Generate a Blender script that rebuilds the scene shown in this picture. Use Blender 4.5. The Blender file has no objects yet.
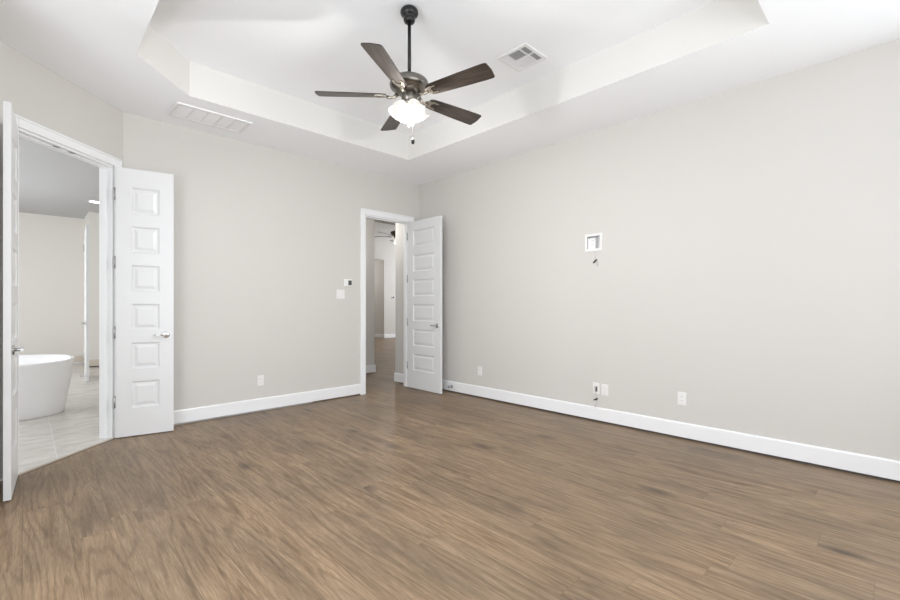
import bpy, bmesh, math, random
from mathutils import Vector, Matrix

C = bpy.context.scene.collection
S = bpy.context.scene
PI = math.pi
R2 = math.sqrt(0.5)
random.seed(4)

# ---------------------------------------------------------------- camera
cam_d = bpy.data.cameras.new('camera')
cam = bpy.data.objects.new('camera', cam_d)
C.objects.link(cam)
cam_d.sensor_width = 36
cam_d.lens = 17.6
cam_d.shift_y = 5.0 / 900
cam_d.clip_start = 0.02
cam.location = (0, 0, 1.21)
cam.rotation_euler = (PI / 2, 0, -math.radians(44.0))
S.camera = cam

# ---------------------------------------------------------------- world, exposure, added daylight and fill lights
w = bpy.data.worlds.new('world')
S.world = w
w.use_nodes = True
w.node_tree.nodes['Background'].inputs['Color'].default_value = (0.86, 0.92, 1, 1)
w.node_tree.nodes['Background'].inputs['Strength'].default_value = 1.0
S.view_settings.view_transform = 'Standard'
S.view_settings.look = 'None'
S.view_settings.gamma = 1
S.view_settings.use_curve_mapping = False
S.view_settings.exposure = 0.0
S.cycles.max_bounces = 14
S.cycles.diffuse_bounces = 9
S.cycles.glossy_bounces = 4
S.cycles.use_denoising = True


def area(name, loc, direction, sx, sy, power, col):
    d = bpy.data.lights.new(name, 'AREA')
    d.shape = 'RECTANGLE'
    d.size = sx
    d.size_y = sy
    d.energy = power
    d.color = col
    o = bpy.data.objects.new(name, d)
    C.objects.link(o)
    o.location = loc
    o.rotation_euler = Vector(direction).to_track_quat('-Z', 'Z').to_euler()
    return o


DAY = (0.93, 0.965, 1.0)
area('added_front_daylight', (0.9, -1.36, 1.55), (0, 1, 0.2), 3.6, 1.9, 74, DAY)  # added light at an unseen front window
area('added_right_daylight', (4.30, -0.72, 1.55), (-1, 0.5, 0.0), 1.0, 1.9, 34, DAY)  # light of an unseen window put in to brighten the angled wall
area('added_side_daylight', (-1.26, 1.4, 1.55), (1, 0.15, 0.14), 3.2, 1.9, 92, DAY)  # added daylight from an unseen window in the far left wall
area('bathroom_fill_light', (-2.35, 9.2, 1.6), (1, 0, 0), 2.6, 1.7, 98, DAY)  # added fill; the bathroom wall here has no window
area('bathroom_fill_light', (-2.35, 6.2, 1.6), (1, 0, 0), 1.6, 1.4, 52, DAY)  # second added fill, for the tub and tile
area('living_fill_light', (12.85, 10.6, 1.9), (-1, 0, -0.25), 3.5, 2.4, 330, DAY)  # fill added for the living room; no window is built
area('hall_fill_light', (3.55, 5.7, 2.70), (0.6, 0.75, -0.35), 0.35, 0.35, 15, (1, 0.97, 0.93))  # unseen light added to brighten the hall walls
area('far_hall_fill_light', (8.2, 15.9, 2.6), (0.6, -0.7, -0.2), 1.0, 0.8, 30, (1, 0.97, 0.92))  # added warm fill for the passage beyond the far opening


# ---------------------------------------------------------------- materials
def mat(name, col, rough=0.5, metal=0.0, **kw):
    m = bpy.data.materials.new(name)
    m.use_nodes = True
    b = m.node_tree.nodes['Principled BSDF']
    b.inputs['Base Color'].default_value = (*col, 1)
    b.inputs['Roughness'].default_value = rough
    b.inputs['Metallic'].default_value = metal
    for k, v in kw.items():
        b.inputs[k].default_value = v
    return m


class G:
    """tiny node-graph helper"""
    def __init__(self, m):
        self.t = m.node_tree
        self.b = self.t.nodes['Principled BSDF']

    def n(self, kind, **kw):
        x = self.t.nodes.new(kind)
        for k, v in kw.items():
            setattr(x, k, v)
        return x

    def put(self, sock, v):
        if isinstance(v, bpy.types.NodeSocket):
            self.t.links.new(v, sock)
        else:
            sock.default_value = v

    def math(self, op, a, b=0.0, c=None):
        x = self.n('ShaderNodeMath', operation=op)
        self.put(x.inputs[0], a)
        self.put(x.inputs[1], b)
        if c is not None:
            self.put(x.inputs[2], c)
        return x.outputs[0]

    def comb(self, x, y, z):
        c = self.n('ShaderNodeCombineXYZ')
        self.put(c.inputs[0], x)
        self.put(c.inputs[1], y)
        self.put(c.inputs[2], z)
        return c.outputs[0]

    def noise(self, vec, scale, detail=3, rough=0.5, dist=0.0):
        x = self.n('ShaderNodeTexNoise')
        self.put(x.inputs['Vector'], vec)
        x.inputs['Scale'].default_value = scale
        x.inputs['Detail'].default_value = detail
        x.inputs['Roughness'].default_value = rough
        x.inputs['Distortion'].default_value = dist
        return x.outputs['Fac']

    def white(self, vec):
        x = self.n('ShaderNodeTexWhiteNoise', noise_dimensions='3D')
        self.put(x.inputs['Vector'], vec)
        return x.outputs['Value']

    def ramp(self, fac, stops):
        x = self.n('ShaderNodeValToRGB')
        self.put(x.inputs[0], fac)
        e = x.color_ramp.elements
        while len(e) > 1:
            e.remove(e[-1])
        e[0].position, e[0].color = stops[0][0], (*stops[0][1], 1)
        for p, c in stops[1:]:
            q = e.new(p)
            q.color = (*c, 1)
        return x.outputs[0]

    def mix(self, kind, fac, a, b):
        x = self.n('ShaderNodeMix', data_type='RGBA', blend_type=kind)
        self.put(x.inputs[0], fac)
        self.put(x.inputs[6], a)
        self.put(x.inputs[7], b)
        return x.outputs[2]

    def maprange(self, v, a, b, c, d):
        x = self.n('ShaderNodeMapRange')
        self.put(x.inputs[0], v)
        for i, q in enumerate((a, b, c, d)):
            x.inputs[i + 1].default_value = q
        return x.outputs[0]

    def xyz(self):
        tc = self.n('ShaderNodeTexCoord')
        s = self.n('ShaderNodeSeparateXYZ')
        self.t.links.new(tc.outputs['Object'], s.inputs[0])
        return tc.outputs['Object'], s.outputs[0], s.outputs[1], s.outputs[2]

    def bump(self, h, strength, dist=0.002):
        x = self.n('ShaderNodeBump')
        x.inputs['Strength'].default_value = strength
        x.inputs['Distance'].default_value = dist
        self.put(x.inputs['Height'], h)
        self.t.links.new(x.outputs[0], self.b.inputs['Normal'])


def paint(name, col, rough, scale=120, strength=0.12):
    m = mat(name, col, rough)
    g = G(m)
    v, x, y, z = g.xyz()
    g.bump(g.noise(v, scale, 3), strength, 0.001)
    return m


M_WALL = paint('cream_wall_paint', (0.612, 0.596, 0.570), 0.55)
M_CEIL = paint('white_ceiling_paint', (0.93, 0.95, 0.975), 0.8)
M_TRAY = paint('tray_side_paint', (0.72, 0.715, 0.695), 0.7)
M_TRIM = paint('white_trim_paint', (0.84, 0.85, 0.865), 0.28, 40, 0.03)
M_DOOR = paint('white_door_paint', (0.735, 0.745, 0.755), 0.32, 60, 0.04)
M_BATHWALL = paint('bathroom_wall_paint', (0.74, 0.715, 0.675), 0.6)
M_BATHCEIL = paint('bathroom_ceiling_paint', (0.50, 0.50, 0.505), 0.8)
M_TUB = mat('white_acrylic', (0.93, 0.93, 0.94), 0.12)
M_PLATE = mat('white_plastic', (0.79, 0.79, 0.78), 0.3)
M_SLOT = mat('outlet_slot_dark', (0.12, 0.12, 0.12), 0.5)
M_DARKGLASS = mat('dark_display', (0.07, 0.07, 0.075), 0.2)
M_STEEL = mat('satin_nickel', (0.50, 0.50, 0.50), 0.25, 1.0)
M_HINGE = mat('hinge_nickel', (0.42, 0.42, 0.42), 0.4, 0.8)
M_CHROME = mat('polished_chrome', (0.75, 0.75, 0.76), 0.08, 1.0)
M_BRONZE = mat('dark_bronze_metal', (0.022, 0.021, 0.021), 0.3, 0.4)
M_NICKELD = mat('brushed_dark_nickel', (0.21, 0.195, 0.175), 0.28, 1.0)
M_BRACKET = mat('polished_nickel_bracket', (0.50, 0.46, 0.40), 0.25, 1.0)
M_BOX = mat('wall_box_plastic', (0.70, 0.71, 0.72), 0.5)
M_CABLE = mat('white_cable_sheath', (0.72, 0.72, 0.72), 0.45)
M_VENT = mat('white_enamel', (0.80, 0.80, 0.805), 0.35)
M_DUCTSHADE = mat('duct_shade', (0.33, 0.33, 0.335), 0.7)  # grey for the sheet behind louvres; duct shade put into the colour
M_GAPSHADE = mat('threshold_gap_shade', (0.03, 0.022, 0.016), 0.9)  # dark colour stands for the shade in the threshold gap
M_BRASS = mat('threshold_metal', (0.42, 0.34, 0.25), 0.35, 0.4)


def wood_floor():
    m = mat('oak_plank_floor', (0.3, 0.2, 0.13), 0.36)
    g = G(m)
    v, x, y, z = g.xyz()
    PW, PL = 0.182, 1.52
    row_f = g.math('DIVIDE', g.math('ADD', x, 20.0 + 0.03), PW)
    row = g.math('FLOOR', row_f)
    fx = g.math('FRACT', row_f)
    off = g.white(g.comb(row, 3.3, 1.7))
    col_f = g.math('ADD', g.math('DIVIDE', g.math('ADD', y, 30.0), PL), g.math('MULTIPLY', off, 7.0))
    col = g.math('FLOOR', col_f)
    fy = g.math('FRACT', col_f)
    r1 = g.white(g.comb(row, col, 0.5))
    r2 = g.white(g.comb(row, col, 5.5))
    # plank local coordinates, shifted per plank so that grain breaks at the joints
    sx = g.math('ADD', x, g.math('MULTIPLY', r1, 37.0))
    sy = g.math('ADD', y, g.math('MULTIPLY', r2, 53.0))
    fine = g.noise(g.comb(g.math('MULTIPLY', sx, 90), g.math('MULTIPLY', sy, 3.0), 0), 1.0, 4, 0.65, 0.3)
    mid = g.noise(g.comb(g.math('MULTIPLY', sx, 18), g.math('MULTIPLY', sy, 1.3), 3), 1.0, 5, 0.62, 0.5)
    swell = g.noise(g.comb(g.math('MULTIPLY', sx, 6.5), g.math('MULTIPLY', sy, 0.5), 9), 1.0, 1, 0.4, 0.15)
    rings = g.math('SINE', g.math('ADD', g.math('MULTIPLY', swell, 74.0), g.math('MULTIPLY', fine, 1.8)))
    rings = g.math('MULTIPLY_ADD', rings, 0.5, 0.5)
    blot = g.noise(g.comb(g.math('MULTIPLY', x, 3.2), g.math('MULTIPLY', y, 1.3), 4), 1.0, 3, 0.55)
    # knots
    vo = g.n('ShaderNodeTexVoronoi')
    g.put(vo.inputs['Vector'], g.comb(g.math('MULTIPLY', sx, 2.6), g.math('MULTIPLY', sy, 1.15), 0))
    vo.inputs['Scale'].default_value = 1.0
    knot = g.maprange(g.math('ADD', vo.outputs['Distance'], g.math('MULTIPLY', fine, 0.10)), 0.08, 0.22, 1.0, 0.0)
    finer = g.noise(g.comb(g.math('MULTIPLY', sx, 170), g.math('MULTIPLY', sy, 11.0), 6), 1.0, 3, 0.7, 0.2)
    base = g.ramp(g.math('ADD', g.math('MULTIPLY', mid, 0.36), g.math('ADD', g.math('MULTIPLY', fine, 0.30), g.math('MULTIPLY', finer, 0.34))),
                  [(0.32, (0.100, 0.062, 0.035)), (0.44, (0.192, 0.129, 0.076)),
                   (0.54, (0.262, 0.184, 0.114)), (0.69, (0.385, 0.284, 0.183))])
    ringc = g.ramp(rings, [(0.0, (0.62, 0.59, 0.56)), (0.35, (1.0, 1.0, 1.0)), (1.0, (1.09, 1.09, 1.09))])
    base = g.mix('MULTIPLY', 0.5, base, ringc)
    tint = g.ramp(r1, [(0.0, (0.86, 0.85, 0.85)), (0.35, (0.98, 0.97, 0.96)), (0.6, (1.04, 1.00, 0.96)),
                       (0.85, (0.93, 0.945, 0.95)), (1.0, (1.10, 1.07, 1.03))])
    base = g.mix('MULTIPLY', 0.4, base, tint)
    blc = g.ramp(blot, [(0.3, (0.66, 0.67, 0.69)), (0.55, (1.0, 1.0, 1.0)), (0.75, (1.09, 1.06, 1.02))])
    base = g.mix('MULTIPLY', 0.8, base, blc)
    base = g.mix('MIX', g.math('MULTIPLY', knot, 0.78), base, (0.06, 0.042, 0.030, 1))
    # joints
    ex = g.math('MINIMUM', fx, g.math('SUBTRACT', 1.0, fx))
    ey = g.math('MINIMUM', fy, g.math('SUBTRACT', 1.0, fy))
    jx = g.maprange(ex, 0.004, 0.014, 1.0, 0.0)
    jy = g.maprange(ey, 0.0006, 0.0020, 1.0, 0.0)
    j = g.math('MAXIMUM', jx, jy)
    base = g.mix('MIX', g.math('MULTIPLY', g.math('MAXIMUM', jx, g.math('MULTIPLY', jy, 0.6)), 0.36), base, (0.09, 0.06, 0.04, 1))
    g.t.links.new(base, g.b.inputs['Base Color'])
    g.put(g.b.inputs['Roughness'], g.maprange(fine, 0.2, 0.8, 0.36, 0.50))
    g.bump(g.math('SUBTRACT', g.math('MULTIPLY', fine, 0.4), j), 0.22, 0.0012)
    g.b.inputs['Specular IOR Level'].default_value = 0.4
    return m


M_WOOD = wood_floor()


def tile_floor():
    m = mat('stone_look_tile', (0.55, 0.5, 0.45), 0.22)
    g = G(m)
    v, x, y, z = g.xyz()
    TW, TL = 0.62, 1.22
    rf = g.math('DIVIDE', g.math('ADD', x, 6.2 - 0.185), TW)
    fx = g.math('FRACT', rf)
    cf = g.math('DIVIDE', g.math('ADD', y, 0.38), TL)
    fy = g.math('FRACT', cf)
    rr = g.white(g.comb(g.math('FLOOR', rf), g.math('FLOOR', cf), 0.5))
    vv = g.comb(g.math('MULTIPLY', x, 2.0), g.math('MULTIPLY', y, 4.5), g.math('MULTIPLY', rr, 9.0))
    n1 = g.noise(vv, 1.6, 6, 0.6, 1.2)
    n2 = g.noise(v, 14, 4, 0.6, 0.5)
    c = g.ramp(g.math('ADD', g.math('MULTIPLY', n1, 0.75), g.math('MULTIPLY', n2, 0.25)),
               [(0.3, (0.50, 0.465, 0.425)), (0.5, (0.60, 0.575, 0.54)), (0.7, (0.70, 0.68, 0.65))])
    e1 = g.maprange(g.math('MINIMUM', fx, g.math('SUBTRACT', 1.0, fx)), 0.002, 0.007, 1.0, 0.0)
    e2 = g.maprange(g.math('MINIMUM', fy, g.math('SUBTRACT', 1.0, fy)), 0.001, 0.0035, 1.0, 0.0)
    e = g.math('MAXIMUM', e1, e2)
    c = g.mix('MIX', g.math('MULTIPLY', e, 0.8), c, (0.74, 0.72, 0.69, 1))
    g.t.links.new(c, g.b.inputs['Base Color'])
    return m


M_TILE = tile_floor()


def blade_wood():
    m = mat('walnut_blade', (0.1, 0.07, 0.05), 0.36)
    g = G(m)
    v, x, y, z = g.xyz()
    n = g.noise(g.comb(g.math('MULTIPLY', x, 5), g.math('MULTIPLY', y, 70), 0), 1.0, 4, 0.6, 0.5)
    c = g.ramp(n, [(0.3, (0.018, 0.013, 0.010)), (0.5, (0.040, 0.030, 0.024)), (0.75, (0.080, 0.062, 0.050))])
    g.t.links.new(c, g.b.inputs['Base Color'])
    return m


M_BLADE = blade_wood()


def emit(name, col, strength):
    m = bpy.data.materials.new(name)
    m.use_nodes = True
    nt = m.node_tree
    nt.nodes.clear()
    e = nt.nodes.new('ShaderNodeEmission')
    e.inputs[0].default_value = (*col, 1)
    e.inputs[1].default_value = strength
    o = nt.nodes.new('ShaderNodeOutputMaterial')
    nt.links.new(e.outputs[0], o.inputs[0])
    return m


M_BULB = emit('lit_bulb', (1.0, 0.95, 0.88), 3)
M_DOWN = emit('lit_downlight', (1.0, 0.97, 0.93), 14)


def shade_glass():
    m = bpy.data.materials.new('frosted_ribbed_glass')
    m.use_nodes = True
    nt = m.node_tree
    nt.nodes.clear()
    tr = nt.nodes.new('ShaderNodeBsdfTranslucent')
    tr.inputs[0].default_value = (0.97, 0.96, 0.94, 1)
    gl = nt.nodes.new('ShaderNodeBsdfPrincipled')
    gl.inputs['Base Color'].default_value = (0.9, 0.9, 0.9, 1)
    gl.inputs['Roughness'].default_value = 0.2
    mx = nt.nodes.new('ShaderNodeMixShader')
    mx.inputs[0].default_value = 0.35
    o = nt.nodes.new('ShaderNodeOutputMaterial')
    nt.links.new(tr.outputs[0], mx.inputs[1])
    nt.links.new(gl.outputs[0], mx.inputs[2])
    nt.links.new(mx.outputs[0], o.inputs[0])
    return m


M_SHADE = shade_glass()


# ---------------------------------------------------------------- mesh helpers
I4 = Matrix.Identity(4)


def box(bm, x0, x1, y0, y1, z0, z1, M=I4, bevel=0.0, mi=0):
    vs = [bm.verts.new(M @ Vector(p)) for p in
          ((x0, y0, z0), (x1, y0, z0), (x1, y1, z0), (x0, y1, z0), (x0, y0, z1), (x1, y0, z1), (x1, y1, z1), (x0, y1, z1))]
    fs = [bm.faces.new([vs[i] for i in f]) for f in
          ((3, 2, 1, 0), (4, 5, 6, 7), (0, 1, 5, 4), (1, 2, 6, 5), (2, 3, 7, 6), (3, 0, 4, 7))]
    for f in fs:
        f.material_index = mi
    if bevel > 0:
        es = list({e for f in fs for e in f.edges})
        bmesh.ops.bevel(bm, geom=es, offset=bevel, segments=2, affect='EDGES', profile=0.5)


def prism(bm, poly, z0, z1, M=I4, mi=0):
    a = [bm.verts.new(M @ Vector((p[0], p[1], z0))) for p in poly]
    b = [bm.verts.new(M @ Vector((p[0], p[1], z1))) for p in poly]
    n = len(poly)
    fs = [bm.faces.new(a[::-1]), bm.faces.new(b)]
    for i in range(n):
        fs.append(bm.faces.new((a[i], a[(i + 1) % n], b[(i + 1) % n], b[i])))
    for f in fs:
        f.material_index = mi


def lathe(bm, prof, segs=32, M=I4, rib=0.0, nrib=0, smooth=True, ribpow=None):
    """prof: list of (r, z); r = 0 at an end closes it"""
    rings = []
    for (r, z) in prof:
        if r <= 1e-6:
            rings.append([bm.verts.new(M @ Vector((0, 0, z)))])
        else:
            ring = []
            for i in range(segs):
                a = 2 * PI * i / segs
                rr = r * (1 + rib * math.cos(nrib * a)) if nrib else r
                ring.append(bm.verts.new(M @ Vector((rr * math.cos(a), rr * math.sin(a), z))))
            rings.append(ring)
    for A, B in zip(rings, rings[1:]):
        for i in range(segs):
            j = (i + 1) % segs
            if len(A) == 1 and len(B) == 1:
                continue
            if len(A) == 1:
                f = bm.faces.new((A[0], B[j], B[i]))
            elif len(B) == 1:
                f = bm.faces.new((A[i], A[j], B[0]))
            else:
                f = bm.faces.new((A[i], A[j], B[j], B[i]))
            f.smooth = smooth
    bmesh.ops.recalc_face_normals(bm, faces=bm.faces)


def tube(bm, pts, r, segs=10, cap=True):
    pts = [Vector(p) for p in pts]
    rings = []
    for i, p in enumerate(pts):
        rad = r[i] if isinstance(r, (list, tuple)) else r
        a = pts[max(i - 1, 0)]
        b = pts[min(i + 1, len(pts) - 1)]
        d = (b - a).normalized()
        up = Vector((0, 0, 1)) if abs(d.z) < 0.9 else Vector((1, 0, 0))
        u = d.cross(up).normalized()
        v = d.cross(u)
        rings.append([bm.verts.new(p + rad * (math.cos(2 * PI * k / segs) * u + math.sin(2 * PI * k / segs) * v)) for k in range(segs)])
    for A, B in zip(rings, rings[1:]):
        for i in range(segs):
            j = (i + 1) % segs
            f = bm.faces.new((A[i], A[j], B[j], B[i]))
            f.smooth = True
    if cap:
        bm.faces.new(rings[0])
        bm.faces.new(rings[-1][::-1])
    bmesh.ops.recalc_face_normals(bm, faces=bm.faces)


def link(name, bm, mats, parent=None, M=None, recalc=True):
    if recalc:
        bmesh.ops.recalc_face_normals(bm, faces=bm.faces)
    me = bpy.data.meshes.new(name)
    bm.to_mesh(me)
    bm.free()
    for m in (mats if isinstance(mats, (list, tuple)) else [mats]):
        me.materials.append(m)
    o = bpy.data.objects.new(name, me)
    C.objects.link(o)
    if parent:
        o.parent = parent
    if M is not None:
        o.matrix_local = M
    return o


def mk(name, fn, mats, parent=None, M=None):
    bm = bmesh.new()
    fn(bm)
    return link(name, bm, mats, parent, M)


def tag(o, label, cat, group=None, kind=None):
    o['label'] = label
    o['category'] = cat
    if group:
        o['group'] = group
    if kind:
        o['kind'] = kind
    return o


def empty(name, loc, rz=0.0):
    o = bpy.data.objects.new(name, None)
    C.objects.link(o)
    o.location = loc
    o.rotation_euler = (0, 0, rz)
    o.empty_display_size = 0.1
    return o


# ---------------------------------------------------------------- plan of the place
FZ = -0.02                      # finished floor
H = 3.05                        # ceiling border
TRZ = 3.352                     # raised tray ceiling
XR, YB = 4.344, 5.181           # right wall, back wall
P0 = (0.672, 5.181)             # back wall meets the angled wall
P1 = (-0.25, 4.259)            # angled wall meets the left wall
YF, XL = -1.4, -1.3             # front wall, far left wall
T = 0.12                        # wall thickness
DX0, DX1 = 3.374, 4.150         # hall door opening
DH = 2.455                      # door head
DHB = 2.495                     # head of the bathroom doorway
# angled wall frame: local x = along the wall from P0, local y = into the bedroom, z up
AW = Matrix(((-R2, R2, 0, P0[0]), (-R2, -R2, 0, P0[1]), (0, 0, 1, 0), (0, 0, 0, 1)))
AT0, AT1, AL = 0.120, 1.010, 1.188


def aw(t, d):
    p = AW @ Vector((t, d, 0))
    return (p.x, p.y)


# ---------------------------------------------------------------- floors
def f_floor(bm):
    b = -0.14
    prism(bm, [(XR + T, YF - T), (XR + T, YB), (P0[0], YB), aw(AT0, 0), aw(AT0, 0.04), aw(AT1, 0.04), aw(AT1, 0), P1,
               (P1[0] - T, P1[1] - T), (P1[0] - T, 3.5), (XL - T, 3.5), (XL - T, YF - T)], b, FZ)
    box(bm, DX0 - 0.02, DX1 + 0.02, YB, YB + T, b, FZ)
    box(bm, 2.78, 13.0, YB + T, 17.0, b, FZ)


tag(mk('floor', f_floor, M_WOOD), 'brown oak plank flooring running through bedroom and hall', 'floor', kind='structure')


def f_tile(bm):
    prism(bm, [aw(AT0, -0.01), aw(AT0, -T), (0.622, YB + T), (2.66, YB + T), (2.66, 12.4), (-2.5, 12.4), (-2.5, 4.309), (-0.37, 4.309), aw(AT1, -T), aw(AT1, -0.01)],
          -0.14, FZ)


tag(mk('tile_floor', f_tile, M_TILE), 'pale stone-look tile floor inside the bathroom', 'floor', kind='structure')


def f_thresh(bm):
    box(bm, AT0, AT1, -0.01, 0.026, -0.14, FZ, AW, mi=0)
    box(bm, AT0, AT1, 0.026, 0.040, -0.14, FZ - 0.002, AW, mi=1)  # nearly flush dark strip painted as the shaded gap


tag(mk('trim_1', f_thresh, [M_BRASS, M_GAPSHADE]), 'thin tan threshold strip between oak floor and bathroom tile', 'threshold', kind='structure')


# ---------------------------------------------------------------- walls
def wall_back(bm):
    y0, y1 = YB, YB + T
    prism(bm, [P0, (DX0, y0), (DX0, y1), (0.622, y1)], 0, H)
    box(bm, DX0, DX1, y0, y1, DH, H)
    box(bm, DX1, XR + T, y0, y1, 0, H)


tag(mk('wall_back', wall_back, M_WALL), 'cream wall with the hall doorway and the thermostat', 'wall', kind='structure')


def wall_right(bm):
    # the recessed media box leaves a hole in the wall
    hy0, hy1, hz0, hz1 = BOXY - 0.085, BOXY + 0.085, BOXZ - 0.078, BOXZ + 0.078
    x0, x1 = XR, XR + T
    box(bm, x0, x1, YF - T, -1.25, 0, H)
    box(bm, x0, x1, -0.19, hy0, 0, H)
    box(bm, x0, x1, -1.25, -0.19, 0, 0.55)
    box(bm, x0, x1, -1.25, -0.19, 2.55, H)
    box(bm, x0, x1, hy1, YB, 0, H)
    box(bm, x0, x1, hy0, hy1, 0, hz0)
    box(bm, x0, x1, hy0, hy1, hz1, H)


BOXY, BOXZ = 2.303, 1.875
bm = bmesh.new()
wall_right(bm)
bmesh.ops.remove_doubles(bm, verts=bm.verts, dist=1e-5)
tag(link('wall_right', bm, M_WALL), 'long bare cream wall on the right with outlets', 'wall', kind='structure')


def wall_angled(bm):
    prism(bm, [P0, (0.622, YB + T), aw(AT0, -T), aw(AT0, 0)], 0, H)
    prism(bm, [aw(AT1, 0), aw(AT1, -T), (-0.37, 4.309), P1], 0, H)
    box(bm, AT0, AT1, -T, 0, DHB, H, AW)


tag(mk('wall_angled', wall_angled, M_WALL), 'cream diagonal wall holding the bathroom double doors', 'wall', kind='structure')


def wall_left(bm):
    prism(bm, [P1, (-0.37, 4.309), (-0.37, 3.5), (-0.25, 3.5)], 0, H)
    box(bm, XL - T, -0.25, 3.5 - T, 3.5, 0, H)
    wy0, wy1, wz0, wz1 = -0.25, 3.05, 0.55, 2.55
    box(bm, XL - T, XL, YF, wy0, 0, H)
    box(bm, XL - T, XL, wy1, 3.5, 0, H)
    box(bm, XL - T, XL, wy0, wy1, 0, wz0)
    box(bm, XL - T, XL, wy0, wy1, wz1, H)


tag(mk('wall_left', wall_left, M_WALL), 'cream wall on the left behind the open door', 'wall', kind='structure')


def wall_front(bm):
    wx0, wx1, wz0, wz1 = -0.95, 2.75, 0.55, 2.55
    box(bm, XL - T, wx0, YF - T, YF, 0, H)
    box(bm, wx1, XR, YF - T, YF, 0, H)
    box(bm, wx0, wx1, YF - T, YF, 0, wz0)
    box(bm, wx0, wx1, YF - T, YF, wz1, H)


tag(mk('wall_front', wall_front, M_WALL), 'cream wall with an added window behind the photographer', 'wall', kind='structure')


def added_window_frame(n, x0, x1, M, label):  # unseen windows, added to supply daylight
    def fr(bm):
        z0, z1 = 0.55, 2.55
        for a, b in ((x0, x0 + 0.05), (x1 - 0.05, x1), ((x0 + x1) / 2 - 0.03, (x0 + x1) / 2 + 0.03)):
            box(bm, a, b, -0.10, -0.05, z0, z1, M)
        for a, b in ((z0, z0 + 0.05), (z1 - 0.05, z1), (1.5, 1.54)):
            box(bm, x0, x1, -0.10, -0.05, a, b, M)
        box(bm, x0 - 0.05, x1 + 0.05, -0.06, 0.05, z0 - 0.03, z0, M)
    tag(mk('window_%d' % n, fr, M_TRIM), label, 'window', kind='structure')


added_window_frame(1, -0.95, 2.75, Matrix.Translation((0, YF, 0)), 'wide white frame of an added window in the wall behind the photographer')
added_window_frame(2, -3.05, 0.25, Matrix(((0, 1, 0, XL), (-1, 0, 0, 0), (0, 0, 1, 0), (0, 0, 0, 1))), 'white frame of an added window in the far left wall')

added_window_frame(3, -1.25, -0.19, Matrix(((0, -1, 0, XR), (1, 0, 0, 0), (0, 0, 1, 0), (0, 0, 0, 1))), 'narrow white frame of an added window at the near end of the right wall')

# ---------------------------------------------------------------- tray ceiling
OUT = [(XR, YF), (XR, YB), P0, P1, (-0.25, 3.5 - T), (XL, 3.5 - T), (XL, YF)]
INN = [(3.502, 0.62), (3.502, 4.377), (1.04, 4.377), (0.583, 3.918), (0.583, 1.08), (1.04, 0.62)]


def ceiling(bm):
    vo = [bm.verts.new((p[0], p[1], H)) for p in OUT]
    vi = [bm.verts.new((p[0], p[1], H)) for p in INN]
    ed = [bm.edges.new((L[i], L[(i + 1) % len(L)])) for L in (vo, vi) for i in range(len(L))]
    bmesh.ops.triangle_fill(bm, use_beauty=True, use_dissolve=False, edges=ed)
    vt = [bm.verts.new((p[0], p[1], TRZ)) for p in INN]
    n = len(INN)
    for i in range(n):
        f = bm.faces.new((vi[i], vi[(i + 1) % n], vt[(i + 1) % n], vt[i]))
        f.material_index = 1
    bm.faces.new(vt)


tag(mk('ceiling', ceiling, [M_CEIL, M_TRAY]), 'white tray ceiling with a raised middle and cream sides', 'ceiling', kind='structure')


# ---------------------------------------------------------------- baseboards
def bb_profile(bm, M, L, h=0.133, t=0.016):
    prof = [(0, 0), (t, 0), (t, h - 0.012), (t - 0.004, h - 0.003), (t - 0.009, h), (0, h)]
    a = [bm.verts.new(M @ Vector((0, p[0], p[1]))) for p in prof]
    b = [bm.verts.new(M @ Vector((L, p[0], p[1]))) for p in prof]
    n = len(prof)
    bm.faces.new(a)
    bm.faces.new(b[::-1])
    for i in range(n):
        bm.faces.new((a[i], b[i], b[(i + 1) % n], a[(i + 1) % n]))


def run(x0, y0, x1, y1, side=1):
    """frame from (x0,y0) towards (x1,y1); local +y is to the left of travel"""
    d = Vector((x1 - x0, y1 - y0))
    L = d.length
    d /= L
    nx, ny = (-d.y * side, d.x * side)
    return Matrix(((d.x, nx, 0, x0), (d.y, ny, 0, y0), (0, 0, 1, 0), (0, 0, 0, 1))), L


CW = 0.082   # casing width


def bbs(*segs):
    def f(bm):
        for s in segs:
            M, L = run(*s)
            bb_profile(bm, M, L)
    return f


tag(mk('baseboard_right', bbs((XR, YF, XR, YB - 0.001)), M_TRIM), 'white baseboard along the long right wall', 'baseboard', kind='structure')
tag(mk('baseboard_back', bbs((DX0 - CW, YB, P0[0] - 0.006, YB), (XR, YB, DX1 + CW, YB)), M_TRIM),
    'white baseboard under the thermostat wall either side of the hall door', 'baseboard', kind='structure')
tag(mk('baseboard_left', bbs((-0.25, 4.25, -0.25, 3.5 - T), (-0.25, 3.5 - T, XL, 3.5 - T), (XL, 3.5 - T, XL, YF)), M_TRIM),
    'white baseboard on the left wall behind the open door', 'baseboard', kind='structure')
tag(mk('baseboard_front', bbs((XL, YF, XR, YF)), M_TRIM), 'white baseboard under the added front window', 'baseboard', kind='structure')


# ---------------------------------------------------------------- door casings and jambs
def casing_piece(bm, M, x0, x1, z0, z1, d0=0.0, flip=False):
    s = -1 if flip else 1
    a, b = sorted((d0, d0 + s * 0.017))
    box(bm, x0, x1, a, b, z0, z1, M, bevel=0.004)


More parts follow.
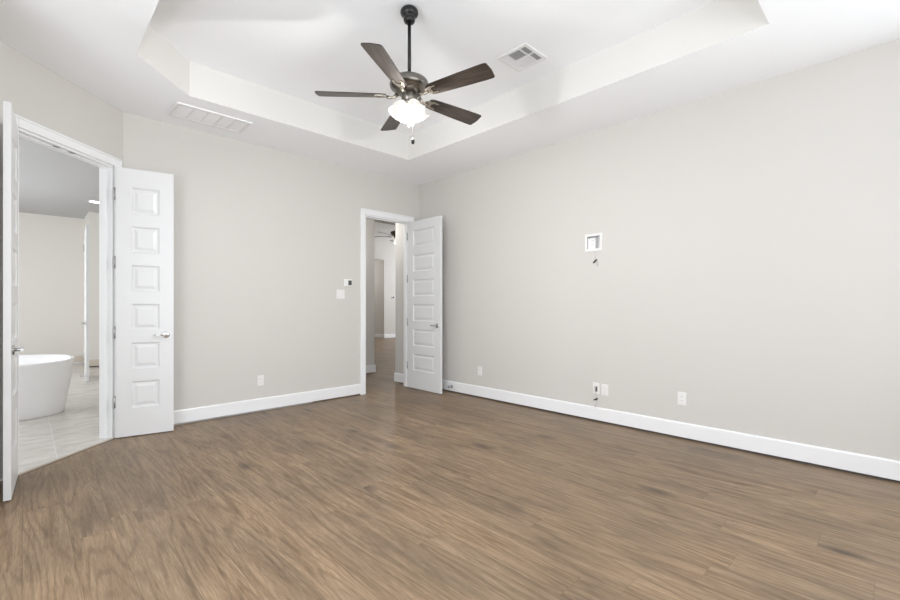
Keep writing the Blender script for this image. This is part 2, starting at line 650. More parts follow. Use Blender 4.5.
def frame_set(root, M, x0, x1, DH, both=True):
    """M: local x along the wall, local y towards the viewer's room, wall from y=-T to 0"""
    def cas(bm):
        for d0, fl in ((0.0, False), (-T, True)) if both else ((0.0, False),):
            s = -1 if fl else 1
            casing_piece(bm, M, x0 - CW, x0 - 0.004, FZ, DH + CW, d0, fl)
            casing_piece(bm, M, x1 + 0.004, x1 + CW, FZ, DH + CW, d0, fl)
            casing_piece(bm, M, x0 - 0.004, x1 + 0.004, DH + 0.004, DH + CW, d0, fl)
            # back band along the outer edge
            q = sorted((d0 + s * 0.012, d0 + s * 0.024))
            box(bm, x0 - CW, x0 - CW + 0.016, q[0], q[1], FZ, DH + CW, M, bevel=0.003)
            box(bm, x1 + CW - 0.016, x1 + CW, q[0], q[1], FZ, DH + CW, M, bevel=0.003)
            box(bm, x0 - CW, x1 + CW, q[0], q[1], DH + CW - 0.016, DH + CW, M, bevel=0.003)
    mk('casing', cas, M_TRIM, root)

    def jam(bm):
        box(bm, x0 - 0.002, x0 + 0.012, -T - 0.001, 0.001, FZ, DH, M)
        box(bm, x1 - 0.012, x1 + 0.002, -T - 0.001, 0.001, FZ, DH, M)
        box(bm, x0, x1, -T - 0.001, 0.001, DH - 0.014, DH + 0.002, M)
        # stops
        box(bm, x0 + 0.012, x0 + 0.022, -0.082, -0.045, FZ, DH - 0.014, M, bevel=0.002)
        box(bm, x1 - 0.022, x1 - 0.012, -0.082, -0.045, FZ, DH - 0.014, M, bevel=0.002)
        box(bm, x0 + 0.012, x1 - 0.012, -0.082, -0.045, DH - 0.026, DH - 0.014, M, bevel=0.002)
    mk('jamb', jam, M_TRIM, root)


r = empty('trim_2', (0, 0, 0))
tag(r, 'white casing and jamb round the bathroom double doorway', 'door frame', kind='structure')
frame_set(r, AW, AT0, AT1, DHB)


for (t, w_) in ((0.50, 0.05), (0.64, 0.05)):
    def plate(bm):
        box(bm, t, t + w_, -0.042, -0.018, DHB - 0.0165, DHB - 0.0135, AW)
        box(bm, t + 0.014, t + w_ - 0.014, -0.036, -0.024, DHB - 0.020, DHB - 0.0160, AW)
    o = mk('catch_plate', plate, M_HINGE, r)
    o['label'] = 'small grey ball catch plate under the door head'

HW = Matrix(((1, 0, 0, 0), (0, -1, 0, YB), (0, 0, 1, 0), (0, 0, 0, 1)))
r = empty('trim_3', (0, 0, 0))
tag(r, 'white casing and jamb round the open hall doorway', 'door frame', kind='structure')
frame_set(r, HW, DX0, DX1, DH)


# ---------------------------------------------------------------- panelled door leaves
PZ = [(0.262 + 0.3625 * k, 0.262 + 0.3625 * k + 0.245) for k in range(6)]


def leaf_mesh(bm, W, Hh, th, x0, x1):
    """slab x 0..W, y -th..0, z 0..Hh with six raised panels on both faces, between x0 and x1"""
    xs = [0, x0, x1, W]
    zs = [0.0]
    for a, b in PZ:
        zs += [a, b]
    zs.append(Hh)
    for face, sg in ((0.0, -1), (-th, 1)):
        def V(x, z, d=0.0):
            return bm.verts.new((x, face + sg * d, z))
        grid = [[V(x, z) for z in zs] for x in xs]
        for i in range(3):
            for k in range(len(zs) - 1):
                a, b, c, d = grid[i][k], grid[i + 1][k], grid[i + 1][k + 1], grid[i][k + 1]
                if i == 1 and k % 2 == 1:
                    prev = [a, b, c, d]
                    X0, X1, Z0, Z1 = x0, x1, zs[k], zs[k + 1]
                    for inset, dep in ((0.004, 0.0045), (0.014, 0.0115), (0.026, 0.0115), (0.050, 0.0035)):
                        cur = [V(X0 + inset, Z0 + inset, dep), V(X1 - inset, Z0 + inset, dep),
                               V(X1 - inset, Z1 - inset, dep), V(X0 + inset, Z1 - inset, dep)]
                        for q in range(4):
                            bm.faces.new((prev[q], prev[(q + 1) % 4], cur[(q + 1) % 4], cur[q]))
                        prev = cur
                    bm.faces.new(prev)
                else:
                    bm.faces.new((a, b, c, d))
    for (a, b) in (((0, 0), (0, Hh)), ((W, 0), (W, Hh))):
        vs = [bm.verts.new((a[0], 0, a[1])), bm.verts.new((a[0], -th, a[1])), bm.verts.new((b[0], -th, b[1])), bm.verts.new((b[0], 0, b[1]))]
        bm.faces.new(vs)
    for z in (0, Hh):
        bm.faces.new([bm.verts.new(p) for p in ((0, 0, z), (W, 0, z), (W, -th, z), (0, -th, z))])
    bmesh.ops.remove_doubles(bm, verts=bm.verts, dist=1e-5)


def lever(root, W, th, z, face, metal, length=0.105, latch=True):
    """lever handle on one face of the leaf, pointing back towards the hinge"""
    s = 1 if face == 0 else -1
    y0 = 0.0 if face == 0 else -th
    xc = W - 0.062

    def f(bm):
        Mr = Matrix.Translation((xc, y0, z)) @ Matrix.Rotation(-s * PI / 2, 4, 'X')
        lathe(bm, [(0, 0.0), (0.030, 0.0), (0.032, 0.004), (0.030, 0.009), (0.024, 0.012), (0.0, 0.012)], 28, Mr)
        lathe(bm, [(0.0, 0.010), (0.011, 0.010), (0.010, 0.050), (0.0, 0.050)], 16, Mr)
        y = y0 + s * 0.046
        tube(bm, [(xc + 0.012, y, z), (xc - 0.01, y, z), (xc - 0.04, y, z + 0.002), (xc - length * 0.8, y - s * 0.004, z + 0.001), (xc - length, y - s * 0.010, z - 0.001)],
             [0.010, 0.0105, 0.0085, 0.0075, 0.006], 12)
    return mk('door_handle', f, metal, root)


def knob(root, W, th, z, face, metal):
    s = 1 if face == 0 else -1
    y0 = 0.0 if face == 0 else -th

    def f(bm):
        Mr = Matrix.Translation((W - 0.062, y0, z)) @ Matrix.Rotation(-s * PI / 2, 4, 'X')
        lathe(bm, [(0, 0), (0.031, 0), (0.033, 0.004), (0.030, 0.009), (0.014, 0.012), (0.011, 0.028), (0.020, 0.034), (0.028, 0.044), (0.029, 0.054), (0.022, 0.063), (0, 0.066)], 28, Mr)
    return mk('door_handle', f, metal, root)


def door(n, hinge, free, W, x0, x1, label, handle_metal, zs_h, mirror=False, th=0.035, bottom=-0.012, DH=DHB):
    """leaf whose local +y face looks at the camera; hinge -> free in plan"""
    d = Vector((free[0] - hinge[0], free[1] - hinge[1])).normalized()
    # local y: the normal facing the room
    nrm = Vector((d.y, -d.x)) if not mirror else Vector((-d.y, d.x))
    root = empty('door_%d' % n, (0, 0, 0))
    root.matrix_world = Matrix(((d.x, nrm.x, 0, hinge[0]), (d.y, nrm.y, 0, hinge[1]), (0, 0, 1, bottom), (0, 0, 0, 1)))
    tag(root, label, 'door', kind='structure')
    bm = bmesh.new()
    leaf_mesh(bm, W, DH - 0.014 - bottom, th, x0, x1)
    link('door_leaf', bm, M_DOOR, root)
    for z in zs_h:
        def hf(bm):
            y = HY
            tube(bm, [(-0.006, y, z - 0.052), (-0.006, y, z + 0.052)], 0.0075, 12)
            tube(bm, [(-0.006, y, z - 0.058), (-0.006, y, z - 0.052)], [0.004, 0.0085], 12)
            tube(bm, [(-0.006, y, z + 0.052), (-0.006, y, z + 0.058)], [0.0085, 0.004], 12)
            box(bm, -0.0015, 0.0005, -th + 0.003, y, z - 0.05, z + 0.05)
        HY = -th - 0.004 if HB else 0.004
        mk('hinge', hf, M_HINGE, root)
    return root


HB = False
HZ = [0.33, 0.97, 1.615, 2.245]
# right leaf of the bathroom doors, nearly parallel with the back wall
W_R = 0.452
d_r = door(1, (0.597, 5.040), (1.037, 4.953), W_R, 0.118, 0.338,
           'narrow white six-panel door leaf folded open in front of the thermostat wall', M_CHROME, HZ)
lever(d_r, W_R, 0.035, 0.935, 0, M_CHROME)
lever(d_r, W_R, 0.035, 0.935, 1, M_CHROME)


def hinge_plates(bm):
    for z in HZ:
        box(bm, AT0 - 0.004, AT0 + 0.030, 0.001, 0.0185, z - 0.062, z + 0.038, AW)


HB = True
# left leaf, swung flat along the left wall towards the camera
W_L = 0.530
d_l = door(2, (-0.036, 4.425), (-0.0625, 3.900), W_L, 0.12, W_L - 0.12,
           'white panelled door leaf seen nearly edge-on at the left border', M_STEEL, HZ, mirror=True, th=0.036)
lever(d_l, W_L, 0.040, 0.935, 0, M_STEEL)

# hall door leaf, open at a right angle, close to the right wall
W_H = 0.722
HB = False
d_h = door(3, (4.112, 5.163), (4.104, 4.44), W_H, 0.125, W_H - 0.125,
           'white six-panel hall door standing open beside the right wall', M_STEEL, HZ, mirror=False, th=0.036, DH=DH)
lever(d_h, W_H, 0.036, 0.935, 0, M_STEEL)
lever(d_h, W_H, 0.036, 0.935, 1, M_CHROME)


# ---------------------------------------------------------------- bathroom behind the double doors
def bath_walls(bm):
    box(bm, 0.622, 2.66, YB + T, YB + T + 0.01, 0, H)                 # back of the bedroom wall
    box(bm, -2.5, 0.90, 12.2, 12.32, 0, H)
    box(bm, 0.90, 2.66, 11.2, 12.32, 0, H)
    box(bm, -2.62, -2.5, 4.3, 12.32, 0, H)
    box(bm, 2.54, 2.66, YB + T, 11.2, 0, H)
    box(bm, -2.5, -0.37, 4.189, 4.309, 0, H)


tag(mk('wall_bathroom', bath_walls, M_BATHWALL), 'greige bathroom walls seen through the double doorway', 'wall', kind='structure')


def bath_ceil(bm):
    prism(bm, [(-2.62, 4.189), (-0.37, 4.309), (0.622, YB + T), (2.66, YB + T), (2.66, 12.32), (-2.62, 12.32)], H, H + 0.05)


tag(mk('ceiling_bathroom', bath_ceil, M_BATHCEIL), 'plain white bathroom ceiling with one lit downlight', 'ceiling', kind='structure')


def bath_base(bm):
    for s in ((0.90, 12.2, -2.5, 12.2), (0.90, 11.2, 0.90, 12.2), (2.54, 11.2, 0.90, 11.2)):
        M, L = run(*s)
        bb_profile(bm, M, L, 0.13, 0.012)
    for s in ((0.90, 12.2, -2.5, 12.2),):
        pass


M_BASETILE = mat('beige_tile_base', (0.62, 0.555, 0.48), 0.3)
tag(mk('baseboard_bathroom', bath_base, M_BASETILE), 'beige tile base along the far bathroom walls', 'baseboard', kind='structure')

# inner bathroom door seen nearly edge-on
bd = door(4, (0.735, 9.82), (0.700, 9.06), 0.76, 0.13, 0.63,
          'white inner bathroom door seen edge-on beyond the tub', M_STEEL, [0.33, 2.2], mirror=False, th=0.036)
lever(bd, 0.76, 0.036, 0.93, 0, M_STEEL, 0.12)


def doorstop_fn(bm):
    lathe(bm, [(0, 0), (0.022, 0), (0.022, 0.006), (0.007, 0.010), (0.007, 0.055), (0.016, 0.058), (0.016, 0.072), (0, 0.074)], 16)


ds = mk('door_stop', doorstop_fn, M_STEEL, None, Matrix.Translation((0.699, 9.12, 0.075)) @ Matrix.Rotation(-PI / 2, 4, 'Y'))
ds.parent = None
tag(ds, 'dark little door stop low on the inner bathroom door', 'door stop')


# bathtub
def tub_fn(bm):
    cx, cy = -0.435, 6.86
    N = 64
    Lx, Ly = 0.86, 0.43

    def ring(fx, fy, z, rise=0.0):
        out = []
        for i in range(N):
            a = 2 * PI * i / N
            ca, sa = math.cos(a), math.sin(a)
            p = 2.6
            r = (abs(ca) ** p + abs(sa) ** p) ** (-1 / p)
            x, y = Lx * fx * r * ca, Ly * fy * r * sa
            lift = 1 + 0.085 * (0.5 + 0.5 * sa)
            out.append(bm.verts.new((cx + x, cy + y, FZ + (z - FZ) * lift)))
        return out
    zz = FZ
    prof = [(0.885, 0.86, zz + 0.0, 0), (0.895, 0.875, zz + 0.02, 0), (0.925, 0.91, zz + 0.15, 0), (0.955, 0.945, zz + 0.32, 0),
            (0.98, 0.97, zz + 0.46, 0), (0.992, 0.985, zz + 0.54, 0), (1.0, 1.0, zz + 0.575, 0), (0.998, 0.997, zz + 0.588, 0),
            (0.985, 0.975, zz + 0.594, 0), (0.955, 0.925, zz + 0.592, 0), (0.942, 0.90, zz + 0.58, 0),
            (0.92, 0.87, zz + 0.52, 0), (0.86, 0.80, zz + 0.35, 0), (0.78, 0.70, zz + 0.20, 0), (0.66, 0.55, zz + 0.145, 0)]
    rings = [ring(*p) for p in prof]
    for A, B in zip(rings, rings[1:]):
        for i in range(N):
            j = (i + 1) % N
            f = bm.faces.new((A[i], A[j], B[j], B[i]))
            f.smooth = True
    bm.faces.new(rings[0][::-1])
    bm.faces.new(rings[-1])


tb = empty('bathtub', (0, 0, 0))
tag(tb, 'white oval freestanding bathtub standing on the bathroom tile', 'bathtub')
mk('tub_shell', tub_fn, M_TUB, tb)


def ov(bm):
    lathe(bm, [(0, 0), (0.03, 0), (0.032, 0.004), (0.024, 0.008), (0, 0.009)], 24)


mk('drain', ov, M_CHROME, tb, Matrix.Translation((-0.435, 6.86, FZ + 0.144)))

# downlight
dl = empty('downlight', (0.90, 10.05, H))
tag(dl, 'round lit downlight in the bathroom ceiling', 'downlight')


def dl1(bm):
    lathe(bm, [(0.078, -0.003), (0.098, -0.003), (0.102, 0.001), (0.078, 0.001), (0.078, -0.003)], 32)


def dl2(bm):
    lathe(bm, [(0, -0.0025), (0.078, -0.0025), (0.078, 0.001), (0, 0.001)], 32)


mk('trim_ring', dl1, M_VENT, dl)
mk('lens', dl2, M_DOWN, dl)


# ---------------------------------------------------------------- hall and living room behind the hall door
def hall_walls(bm):
    box(bm, 4.24, 4.344, YB + T, 5.64, 0, 3.7)                       # short return on the right
    box(bm, 4.344, 5.72, 5.52, 5.64, 0, 3.7)
    box(bm, 2.66, 4.545, 6.67, 6.79, 0, 3.7)                         # piece facing the door
    box(bm, 2.66, 2.78, YB + T, 6.67, 0, 3.7)
    box(bm, 5.60, 5.72, 5.64, 6.79, 0, 3.7)
    box(bm, 4.545, 5.60, 6.67, 6.79, 2.74, 3.7)                      # header
    box(bm, 2.66, 4.24, YB + T, YB + T + 0.01, H, 3.7)
    box(bm, 5.72, 13.0, 6.67, 6.79, 0, 3.7)
    box(bm, 2.66, 2.78, 6.79, 17.0, 0, 3.7)
    box(bm, 12.95, 13.07, 6.79, 13.26, 0, 3.7)
    box(bm, 9.45, 13.07, 13.26, 13.38, 0, 3.7)                       # far wall, right of opening
    box(bm, 9.45, 9.57, 13.38, 17.0, 0, 3.7)
    box(bm, 7.6, 9.45, 13.26, 13.38, 2.86, 3.7)                      # head of far opening
    box(bm, 2.78, 7.6, 13.26, 13.38, 0, 3.7)
    box(bm, 7.48, 7.6, 13.38, 17.0, 0, 3.7)
    box(bm, 7.48, 9.57, 16.9, 17.0, 0, 3.7)


tag(mk('wall_hall', hall_walls, M_WALL), 'cream hall and living room walls beyond the open door', 'wall', kind='structure')


def hall_ceil(bm):
    box(bm, 2.66, 5.72, YB + T, 6.67, 2.74, 2.78)
    box(bm, 2.66, 13.07, 6.67, 17.0, 3.66, 3.72)


tag(mk('ceiling_hall', hall_ceil, M_CEIL), 'white ceiling of the hall and living room beyond', 'ceiling', kind='structure')

tag(mk('baseboard_hall', bbs((4.24, YB + T + 0.02, 4.24, 5.64 + 0.016), (4.545 + 0.016, 6.67, 2.78, 6.67), (4.545, 6.79, 4.545, 6.654),
                             (13.0, 13.26, 9.45 - 0.016, 13.26), (9.45, 13.244, 9.45, 16.9), (7.6, 13.26, 2.78, 13.26)), M_TRIM),
    'white baseboards in the hall seen through the door', 'baseboard', kind='structure')


# ---------------------------------------------------------------- ceiling fans
def ceiling_fan(loc_top, blade_z, base_deg, label, cat='ceiling fan', lamp_w=90, full=True):
    x, y, zt = loc_top
    root = empty('ceiling_fan', (x, y, zt))
    tag(root, label, cat)
    bz = blade_z - zt            # local z of the blade plane

    def can(bm):
        lathe(bm, [(0, 0.001), (0.040, 0.001), (0.054, -0.006), (0.064, -0.020), (0.065, -0.034), (0.060, -0.048), (0.049, -0.060), (0.040, -0.066),
                   (0.041, -0.072), (0.042, -0.086), (0.036, -0.100), (0.020, -0.106), (0, -0.106)], 36)
    mk('canopy', can, M_BRONZE, root)
    mt = bz + 0.155

    def rod(bm):
        lathe(bm, [(0, -0.10), (0.0125, -0.10), (0.0125, mt - 0.01), (0, mt - 0.01)], 16)
    mk('downrod', rod, M_BRONZE, root)

    def mot(bm):
        lathe(bm, [(0, mt + 0.005), (0.024, mt + 0.005), (0.026, mt - 0.018), (0.040, mt - 0.022), (0.080, mt - 0.026), (0.116, mt - 0.036),
                   (0.136, mt - 0.054), (0.142, mt - 0.074), (0.138, mt - 0.094), (0.122, mt - 0.110), (0.112, mt - 0.114), (0.108, mt - 0.122),
                   (0.088, mt - 0.130), (0.078, mt - 0.136), (0.0, mt - 0.136)], 48)
    mk('motor_housing', mot, M_NICKELD, root)

    def sw(bm):
        z0 = mt - 0.130
        lathe(bm, [(0, z0), (0.052, z0), (0.056, z0 - 0.02), (0.058, z0 - 0.05), (0.050, z0 - 0.064), (0.046, z0 - 0.070), (0.060, z0 - 0.076),
                   (0.056, z0 - 0.090), (0.030, z0 - 0.104), (0.012, z0 - 0.110), (0.010, z0 - 0.122), (0, z0 - 0.126)], 36)
    mk('light_kit', sw, M_NICKELD, root)
    pitch = math.radians(13)
    for k in range(5):
        a = math.radians(base_deg + 72 * k)
        Mb = Matrix.Translation((0, 0, bz)) @ Matrix.Rotation(a, 4, 'Z')

        def blade(bm):
            # outline in the blade's own plane: x out along the blade, y across
            top = [(0.165, 0.034), (0.18, 0.047), (0.21, 0.053), (0.30, 0.058), (0.45, 0.065), (0.60, 0.070), (0.645, 0.070), (0.658, 0.062)]
            out = top + [(0.666, 0.0)] + [(p[0] - 0.0, -p[1]) for p in reversed(top)]
            Mx = Matrix.Rotation(-pitch, 4, 'X')
            prism(bm, out, -0.003, 0.003, Mx)
        b = mk('blade', blade, M_BLADE, root, Mb)

        def br(bm):
            Mx = Matrix.Rotation(-pitch, 4, 'X')
            # curved arm rising from the motor and forked plate under the blade
            tube(bm, [(0.085, 0, 0.012), (0.11, 0, -0.010), (0.135, 0, -0.016), (0.165, 0, -0.012)], [0.014, 0.012, 0.010, 0.009], 10)
            out = [(0.14, 0.012), (0.165, 0.030), (0.20, 0.040), (0.245, 0.036), (0.245, 0.024), (0.205, 0.022), (0.195, 0.0),
                   (0.205, -0.022), (0.245, -0.024), (0.245, -0.036), (0.20, -0.040), (0.165, -0.030), (0.14, -0.012)]
            prism(bm, out, -0.009, -0.0028, Mx)
            for (px, py) in ((0.232, 0.030), (0.232, -0.030), (0.185, 0.0)):
                lathe(bm, [(0, -0.012), (0.006, -0.011), (0.007, -0.009), (0, -0.009)], 10, Mx @ Matrix.Translation((px, py, 0)))
        mk('blade_bracket', br, M_BRACKET, b)
    # lamp shades
    sz = mt - 0.215
    for k in range(4):
        a = math.radians(base_deg + 28 + 90 * k)
        Ms = Matrix.Translation((0, 0, sz)) @ Matrix.Rotation(a, 4, 'Z') @ Matrix.Translation((0.040, 0, 0.012)) @ Matrix.Rotation(math.radians(-30), 4, 'Y')

        def shade(bm):
            prof = [(0.022, 0.0), (0.026, -0.010), (0.036, -0.024), (0.047, -0.045), (0.053, -0.068), (0.054, -0.085), (0.060, -0.104), (0.068, -0.116)]
            lathe(bm, prof + [(r_ - 0.0025, z_) for r_, z_ in reversed(prof)], 48, I4, 0.02, 12)
        s = mk('lamp_shade', shade, M_SHADE, root, Ms)

        def hold(bm):
            lathe(bm, [(0, 0.02), (0.014, 0.018), (0.024, 0.004), (0.0265, -0.006), (0.0245, -0.008), (0, -0.006)], 20)
        mk('shade_holder', hold, M_NICKELD, s)

        def bulb(bm):
            lathe(bm, [(0, -0.006), (0.012, -0.008), (0.013, -0.026), (0.021, -0.044), (0.024, -0.060), (0.019, -0.074), (0.008, -0.082), (0, -0.083)], 20)
        mk('bulb', bulb, M_BULB, s)
    ld = bpy.data.lights.new('lamp_light', 'POINT')
    ld.energy = lamp_w
    ld.color = (1.0, 0.985, 0.965)
    ld.shadow_soft_size = 0.03
    lo = bpy.data.objects.new('lamp_light', ld)
    C.objects.link(lo)
    lo.parent = root
    lo.location = (0, 0, sz - 0.125)
    if full:
        for (cx, cy, zend, pm) in ((0.010, -0.028, -0.945, True), (0.016, 0.022, -0.83, False)):
            def chain(bm):
                tube(bm, [(cx, cy, mt - 0.24), (cx, cy, zend)], 0.0017, 6)
            c = mk('pull_chain', chain, M_BRACKET, root)

            def pull(bm):
                if pm:
                    lathe(bm, [(0, zend + 0.006), (0.007, zend), (0.012, zend - 0.010), (0.0125, zend - 0.028), (0.008, zend - 0.038), (0, zend - 0.040)], 16,
                          Matrix.Translation((cx, cy, 0)))
                else:
                    lathe(bm, [(0, zend + 0.004), (0.003, zend), (0.004, zend - 0.012), (0, zend - 0.016)], 10, Matrix.Translation((cx, cy, 0)))
            mk('pull', pull, M_BRONZE if pm else M_BRACKET, c)
    return root


ceiling_fan((1.998, 2.492, TRZ), 2.719, 183.4 - 44.0, 'dark five-blade ceiling fan with lit glass shades in the bedroom')
f2 = ceiling_fan((6.672, 8.85, 3.66), 2.93, 170.0 - 44.0, 'distant ceiling fan with a lit lamp, glimpsed through the hall doorway', lamp_w=30, full=False)


# ---------------------------------------------------------------- ceiling grilles
rg = empty('return_air_grille', (0.99, 4.575, H))
tag(rg, 'long white return air grille in the ceiling border above the thermostat wall', 'vent')
GX, GY = 0.66, 0.355


def rg_frame(bm):
    z0, z1 = -0.014, 0.001
    b = 0.026
    box(bm, 0, GX, 0, b, z0, z1, bevel=0.003)
    box(bm, 0, GX, GY - b, GY, z0, z1, bevel=0.003)
    box(bm, 0, b, b, GY - b, z0, z1, bevel=0.003)
    box(bm, GX - b, GX, b, GY - b, z0, z1, bevel=0.003)
    for k in range(1, 5):
        xx = b + (GX - 2 * b) * k / 5
        box(bm, xx - 0.006, xx + 0.006, b, GY - b, -0.010, 0.001)


mk('grille_frame', rg_frame, M_VENT, rg)


def rg_lou(bm):
    n = 24
    for k in range(n):
        yy = 0.030 + (GY - 0.060) * (k + 0.5) / n
        M = Matrix.Translation((0, yy, -0.0055)) @ Matrix.Rotation(math.radians(-28), 4, 'X')
        box(bm, 0.024, GX - 0.024, -0.0068, 0.0068, -0.0005, 0.0005, M)
    box(bm, 0.024, GX - 0.024, 0.024, GY - 0.024, -0.0006, 0.0006, mi=1)


mk('louvre', rg_lou, [M_VENT, M_DUCTSHADE], rg)

sv = empty('supply_air_register', (3.093, 2.307, TRZ))
tag(sv, 'square white supply air register in the raised ceiling beside the fan', 'vent')
SV = 0.155


def sv_frame(bm):
    z0, z1, b = -0.012, 0.001, 0.030
    box(bm, -SV, SV, -SV, -SV + b, z0, z1, bevel=0.003)
    box(bm, -SV, SV, SV - b, SV, z0, z1, bevel=0.003)
    box(bm, -SV, -SV + b, -SV + b, SV - b, z0, z1, bevel=0.003)
    box(bm, SV - b, SV, -SV + b, SV - b, z0, z1, bevel=0.003)
    box(bm, -0.005, 0.005, -SV + b, SV - b, z0 + 0.002, z1)
    box(bm, -SV + b, SV - b, -0.068, -0.060, z0 + 0.002, z1)
    box(bm, -SV + b, SV - b, 0.060, 0.068, z0 + 0.002, z1)


mk('register_frame', sv_frame, M_VENT, sv)


def sv_lou(bm):
    q = SV - 0.030
    # outer strips: blades along x
    for (y0, y1, tilt) in ((-q, -0.068, 48), (0.068, q, -48)):
        n = 4
        for k in range(n):
            yy = y0 + (y1 - y0) * (k + 0.5) / n
            M = Matrix.Translation((0, yy, -0.004)) @ Matrix.Rotation(math.radians(tilt), 4, 'X')
            box(bm, -q, q, -0.0075, 0.0075, -0.0005, 0.0005, M)
    # middle: blades along y, one way on each half
    for (x0, x1, tilt) in ((-q, -0.005, -48), (0.005, q, 48)):
        n = 8
        for k in range(n):
            xx = x0 + (x1 - x0) * (k + 0.5) / n
            M = Matrix.Translation((xx, 0, -0.004)) @ Matrix.Rotation(math.radians(tilt), 4, 'Y')
            box(bm, -0.0075, 0.0075, -0.060, 0.060, -0.0005, 0.0005, M)
    box(bm, -q, q, -q, q, -0.0012, 0.0004, mi=1)  # flat sheet coloured dark for the shade between blades


mk('louvre', sv_lou, [M_VENT, M_DUCTSHADE], sv)


# ---------------------------------------------------------------- plates on the walls
def on_right(y, z):      # local x towards the back wall... local y out of the wall
    return Matrix(((0, -1, 0, XR), (1, 0, 0, y), (0, 0, 1, z), (0, 0, 0, 1)))


def on_back(x, z):
    return Matrix(((-1, 0, 0, x), (0, -1, 0, YB), (0, 0, 1, z), (0, 0, 0, 1)))


def outlet(M, label, group=None, kind='duplex', Wd=0.074, Hd=0.118):
    root = empty('wall_outlet', (0, 0, 0))
    root.matrix_world = M
    tag(root, label, 'outlet', group)

    def pl(bm):
        box(bm, -Wd / 2, Wd / 2, -0.002, 0.006, -Hd / 2, Hd / 2, bevel=0.0025)
    mk('cover_plate', pl, M_PLATE, root)
    if kind == 'duplex':
        for zc in (-0.0195, 0.0195):
            def rc(bm):
                box(bm, -0.0165, 0.0165, 0.004, 0.0078, zc - 0.014, zc + 0.014, bevel=0.0015)
                for (xx, hh) in ((-0.0065, 0.009), (0.0065, 0.007)):
                    box(bm, xx - 0.0012, xx + 0.0012, 0.0070, 0.0082, zc - hh / 2 + 0.002, zc + hh / 2 + 0.002, mi=1)
                lathe(bm, [(0, 0.0070), (0.0028, 0.0070), (0.0028, 0.0082), (0, 0.0082)], 10,
                      Matrix.Translation((0, 0, zc - 0.0085)) @ Matrix.Rotation(-PI / 2, 4, 'X'))
            mk('receptacle', rc, [M_PLATE, M_SLOT], root)
    else:
        def hole(bm):
            box(bm, -0.0165, 0.0165, 0.004, 0.0066, -0.034, 0.034, mi=1)
            box(bm, -0.0165, 0.0165, 0.006, 0.012, 0.020, 0.034, bevel=0.002)
        mk('cable_opening', hole, [M_BOX, M_SLOT], root)
    return root


outlet(on_right(3.925, 0.335), 'white duplex outlet on the right wall nearest the hall door')
outlet(on_right(1.428, 0.350), 'white duplex outlet on the right wall nearest the camera')
outlet(on_right(2.175, 0.325), 'white duplex outlet just right of the plate with a dangling cable')
lv = outlet(on_right(2.272, 0.330), 'white cable plate low on the right wall with a cord hanging out', kind='cable')
outlet(on_back(1.958, 0.337), 'white duplex outlet on the wall under the thermostat side')


def cable(name, pts, conn, label, spare):
    root = empty(name, pts[0])
    tag(root, label, 'cable')
    b = Vector(pts[0])

    def cf(bm):
        # smooth the polyline
        P = [Vector(p) - b for p in pts]
        out = []
        for i in range(len(P) - 1):
            p0, p1, p2, p3 = P[max(i - 1, 0)], P[i], P[i + 1], P[min(i + 2, len(P) - 1)]
            for s in range(5):
                t = s / 5
                out.append(0.5 * ((2 * p1) + (-p0 + p2) * t + (2 * p0 - 5 * p1 + 4 * p2 - p3) * t * t + (-p0 + 3 * p1 - 3 * p2 + p3) * t ** 3))
        out.append(P[-1])
        tube(bm, out, 0.0034, 8)
    mk('cord', cf, M_CABLE, root)

    def cn(bm):
        a, c = Vector(conn[0]) - b, Vector(conn[1]) - b
        tube(bm, [a, a.lerp(c, 0.7), c], [0.0075, 0.0075, 0.005], 10)
    o = mk('connector', cn, M_BRONZE, root)
    o['label'] = 'dark grey plug end'
    if spare:
        def sp(bm):
            tube(bm, [Vector(p) - b for p in spare], [0.006, 0.006, 0.004], 8)
        mk('connector', sp, M_BOX, root)
    return root


XW = XR
cable('hanging_cable', [(XW + 0.03, 2.285, 1.83), (XW - 0.004, 2.285, 1.79), (XW - 0.012, 2.286, 1.765), (XW - 0.010, 2.283, 1.72), (XW - 0.012, 2.275, 1.69), (XW - 0.012, 2.262, 1.672)],
      [(XW - 0.012, 2.262, 1.690), (XW - 0.012, 2.302, 1.655)], 'short cable with a dark plug hanging from the high wall box',
      [(XW - 0.010, 2.262, 1.672), (XW - 0.010, 2.250, 1.650), (XW - 0.010, 2.252, 1.622)])
cable('hanging_cable', [(XW - 0.004, 2.272, 0.352), (XW - 0.020, 2.276, 0.335), (XW - 0.016, 2.277, 0.29), (XW - 0.012, 2.272, 0.25), (XW - 0.012, 2.266, 0.220)],
      [(XW - 0.012, 2.255, 0.225), (XW - 0.012, 2.295, 0.203)], 'short cable hanging from the low wall plate towards the baseboard',
      [(XW - 0.012, 2.280, 0.205), (XW - 0.014, 2.276, 0.165), (XW - 0.020, 2.280, 0.128)])

# recessed media box high on the right wall
mb = empty('recessed_wall_box', (0, 0, 0))
mb.matrix_world = on_right(BOXY, BOXZ)
tag(mb, 'square white recessed box high on the right wall with a white insert', 'wall box')


def mb_frame(bm):
    o, i = 0.098, 0.072
    iz = 0.066
    box(bm, -o, o, -0.002, 0.006, iz, o - 0.006, bevel=0.002)
    box(bm, -o, o, -0.002, 0.006, -o + 0.006, -iz, bevel=0.002)
    box(bm, -o, -i, -0.002, 0.006, -iz, iz, bevel=0.002)
    box(bm, i, o, -0.002, 0.006, -iz, iz, bevel=0.002)


mk('box_frame', mb_frame, M_PLATE, mb)


def mb_in(bm):
    i, iz, d = 0.074, 0.068, -0.07
    box(bm, -i - 0.002, -i, d, 0, -iz, iz)
    box(bm, i, i + 0.002, d, 0, -iz, iz)
    box(bm, -i, i, d, 0, iz, iz + 0.002)
    box(bm, -i, i, d, 0, -iz - 0.002, -iz)
    box(bm, -i, i, d - 0.002, d, -iz, iz)


mk('box_liner', mb_in, M_BOX, mb)


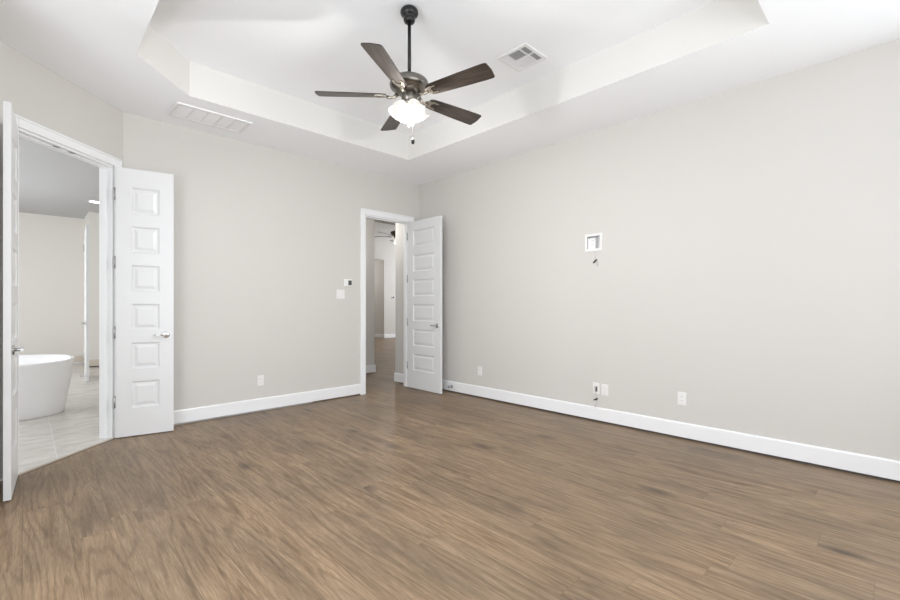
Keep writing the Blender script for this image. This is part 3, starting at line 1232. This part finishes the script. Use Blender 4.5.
def mb_ins(bm):
    box(bm, -0.014, 0.071, -0.07, -0.012, -0.065, 0.050, bevel=0.003)
    for zc in (-0.02, 0.02):
        box(bm, 0.006, 0.009, -0.0125, -0.0115, zc - 0.005, zc + 0.005, mi=1)
        box(bm, 0.022, 0.025, -0.0125, -0.0115, zc - 0.005, zc + 0.005, mi=1)


mk('receptacle_insert', mb_ins, [M_PLATE, M_SLOT], mb)

# thermostat and switches on the back wall
th = empty('thermostat', (0, 0, 0))
th.matrix_world = on_back(3.108, 1.505)
tag(th, 'white thermostat with a dark square display beside the hall door', 'thermostat')


def th_b(bm):
    box(bm, -0.062, 0.062, -0.002, 0.006, -0.05, 0.05, bevel=0.003)
    box(bm, -0.054, 0.050, 0.005, 0.022, -0.044, 0.044, bevel=0.006)


mk('housing', th_b, M_PLATE, th)
mk('display', lambda bm: box(bm, -0.042, 0.010, 0.020, 0.0235, -0.031, 0.033, bevel=0.001), M_DARKGLASS, th)

sw = empty('light_switch', (0, 0, 0))
sw.matrix_world = on_back(2.995, 1.352)
tag(sw, 'white double light switch plate below and left of the thermostat', 'light switch')
mk('cover_plate', lambda bm: box(bm, -0.059, 0.059, -0.002, 0.006, -0.060, 0.060, bevel=0.0025), M_PLATE, sw)
for xx in (-0.024, 0.024):
    def rk(bm):
        M = Matrix.Translation((xx, 0.0055, 0)) @ Matrix.Rotation(math.radians(3), 4, 'X')
        box(bm, -0.0165, 0.0165, -0.001, 0.004, -0.033, 0.033, M, bevel=0.001)
    mk('rocker', rk, M_PLATE, sw)

# door stop on the right baseboard behind the hall door
d2 = mk('door_stop', doorstop_fn, M_STEEL, None, Matrix.Translation((XR - 0.015, 4.44, 0.062)) @ Matrix.Rotation(-PI / 2, 4, 'Y'))
tag(d2, 'small metal door stop on the baseboard beside the hall door', 'door stop')

# sensor on the far wall of the living room
t2 = empty('wall_thermostat', (0, 0, 0))
t2.matrix_world = Matrix(((-1, 0, 0, 9.86), (0, -1, 0, 13.26), (0, 0, 1, 1.49), (0, 0, 0, 1)))
tag(t2, 'tiny dark wall control on the far living room wall', 'thermostat')
mk('housing', lambda bm: box(bm, -0.065, 0.065, -0.002, 0.018, -0.055, 0.055, bevel=0.006), M_PLATE, t2)
mk('display', lambda bm: box(bm, -0.04, 0.04, 0.017, 0.020, -0.036, 0.036), M_DARKGLASS, t2)
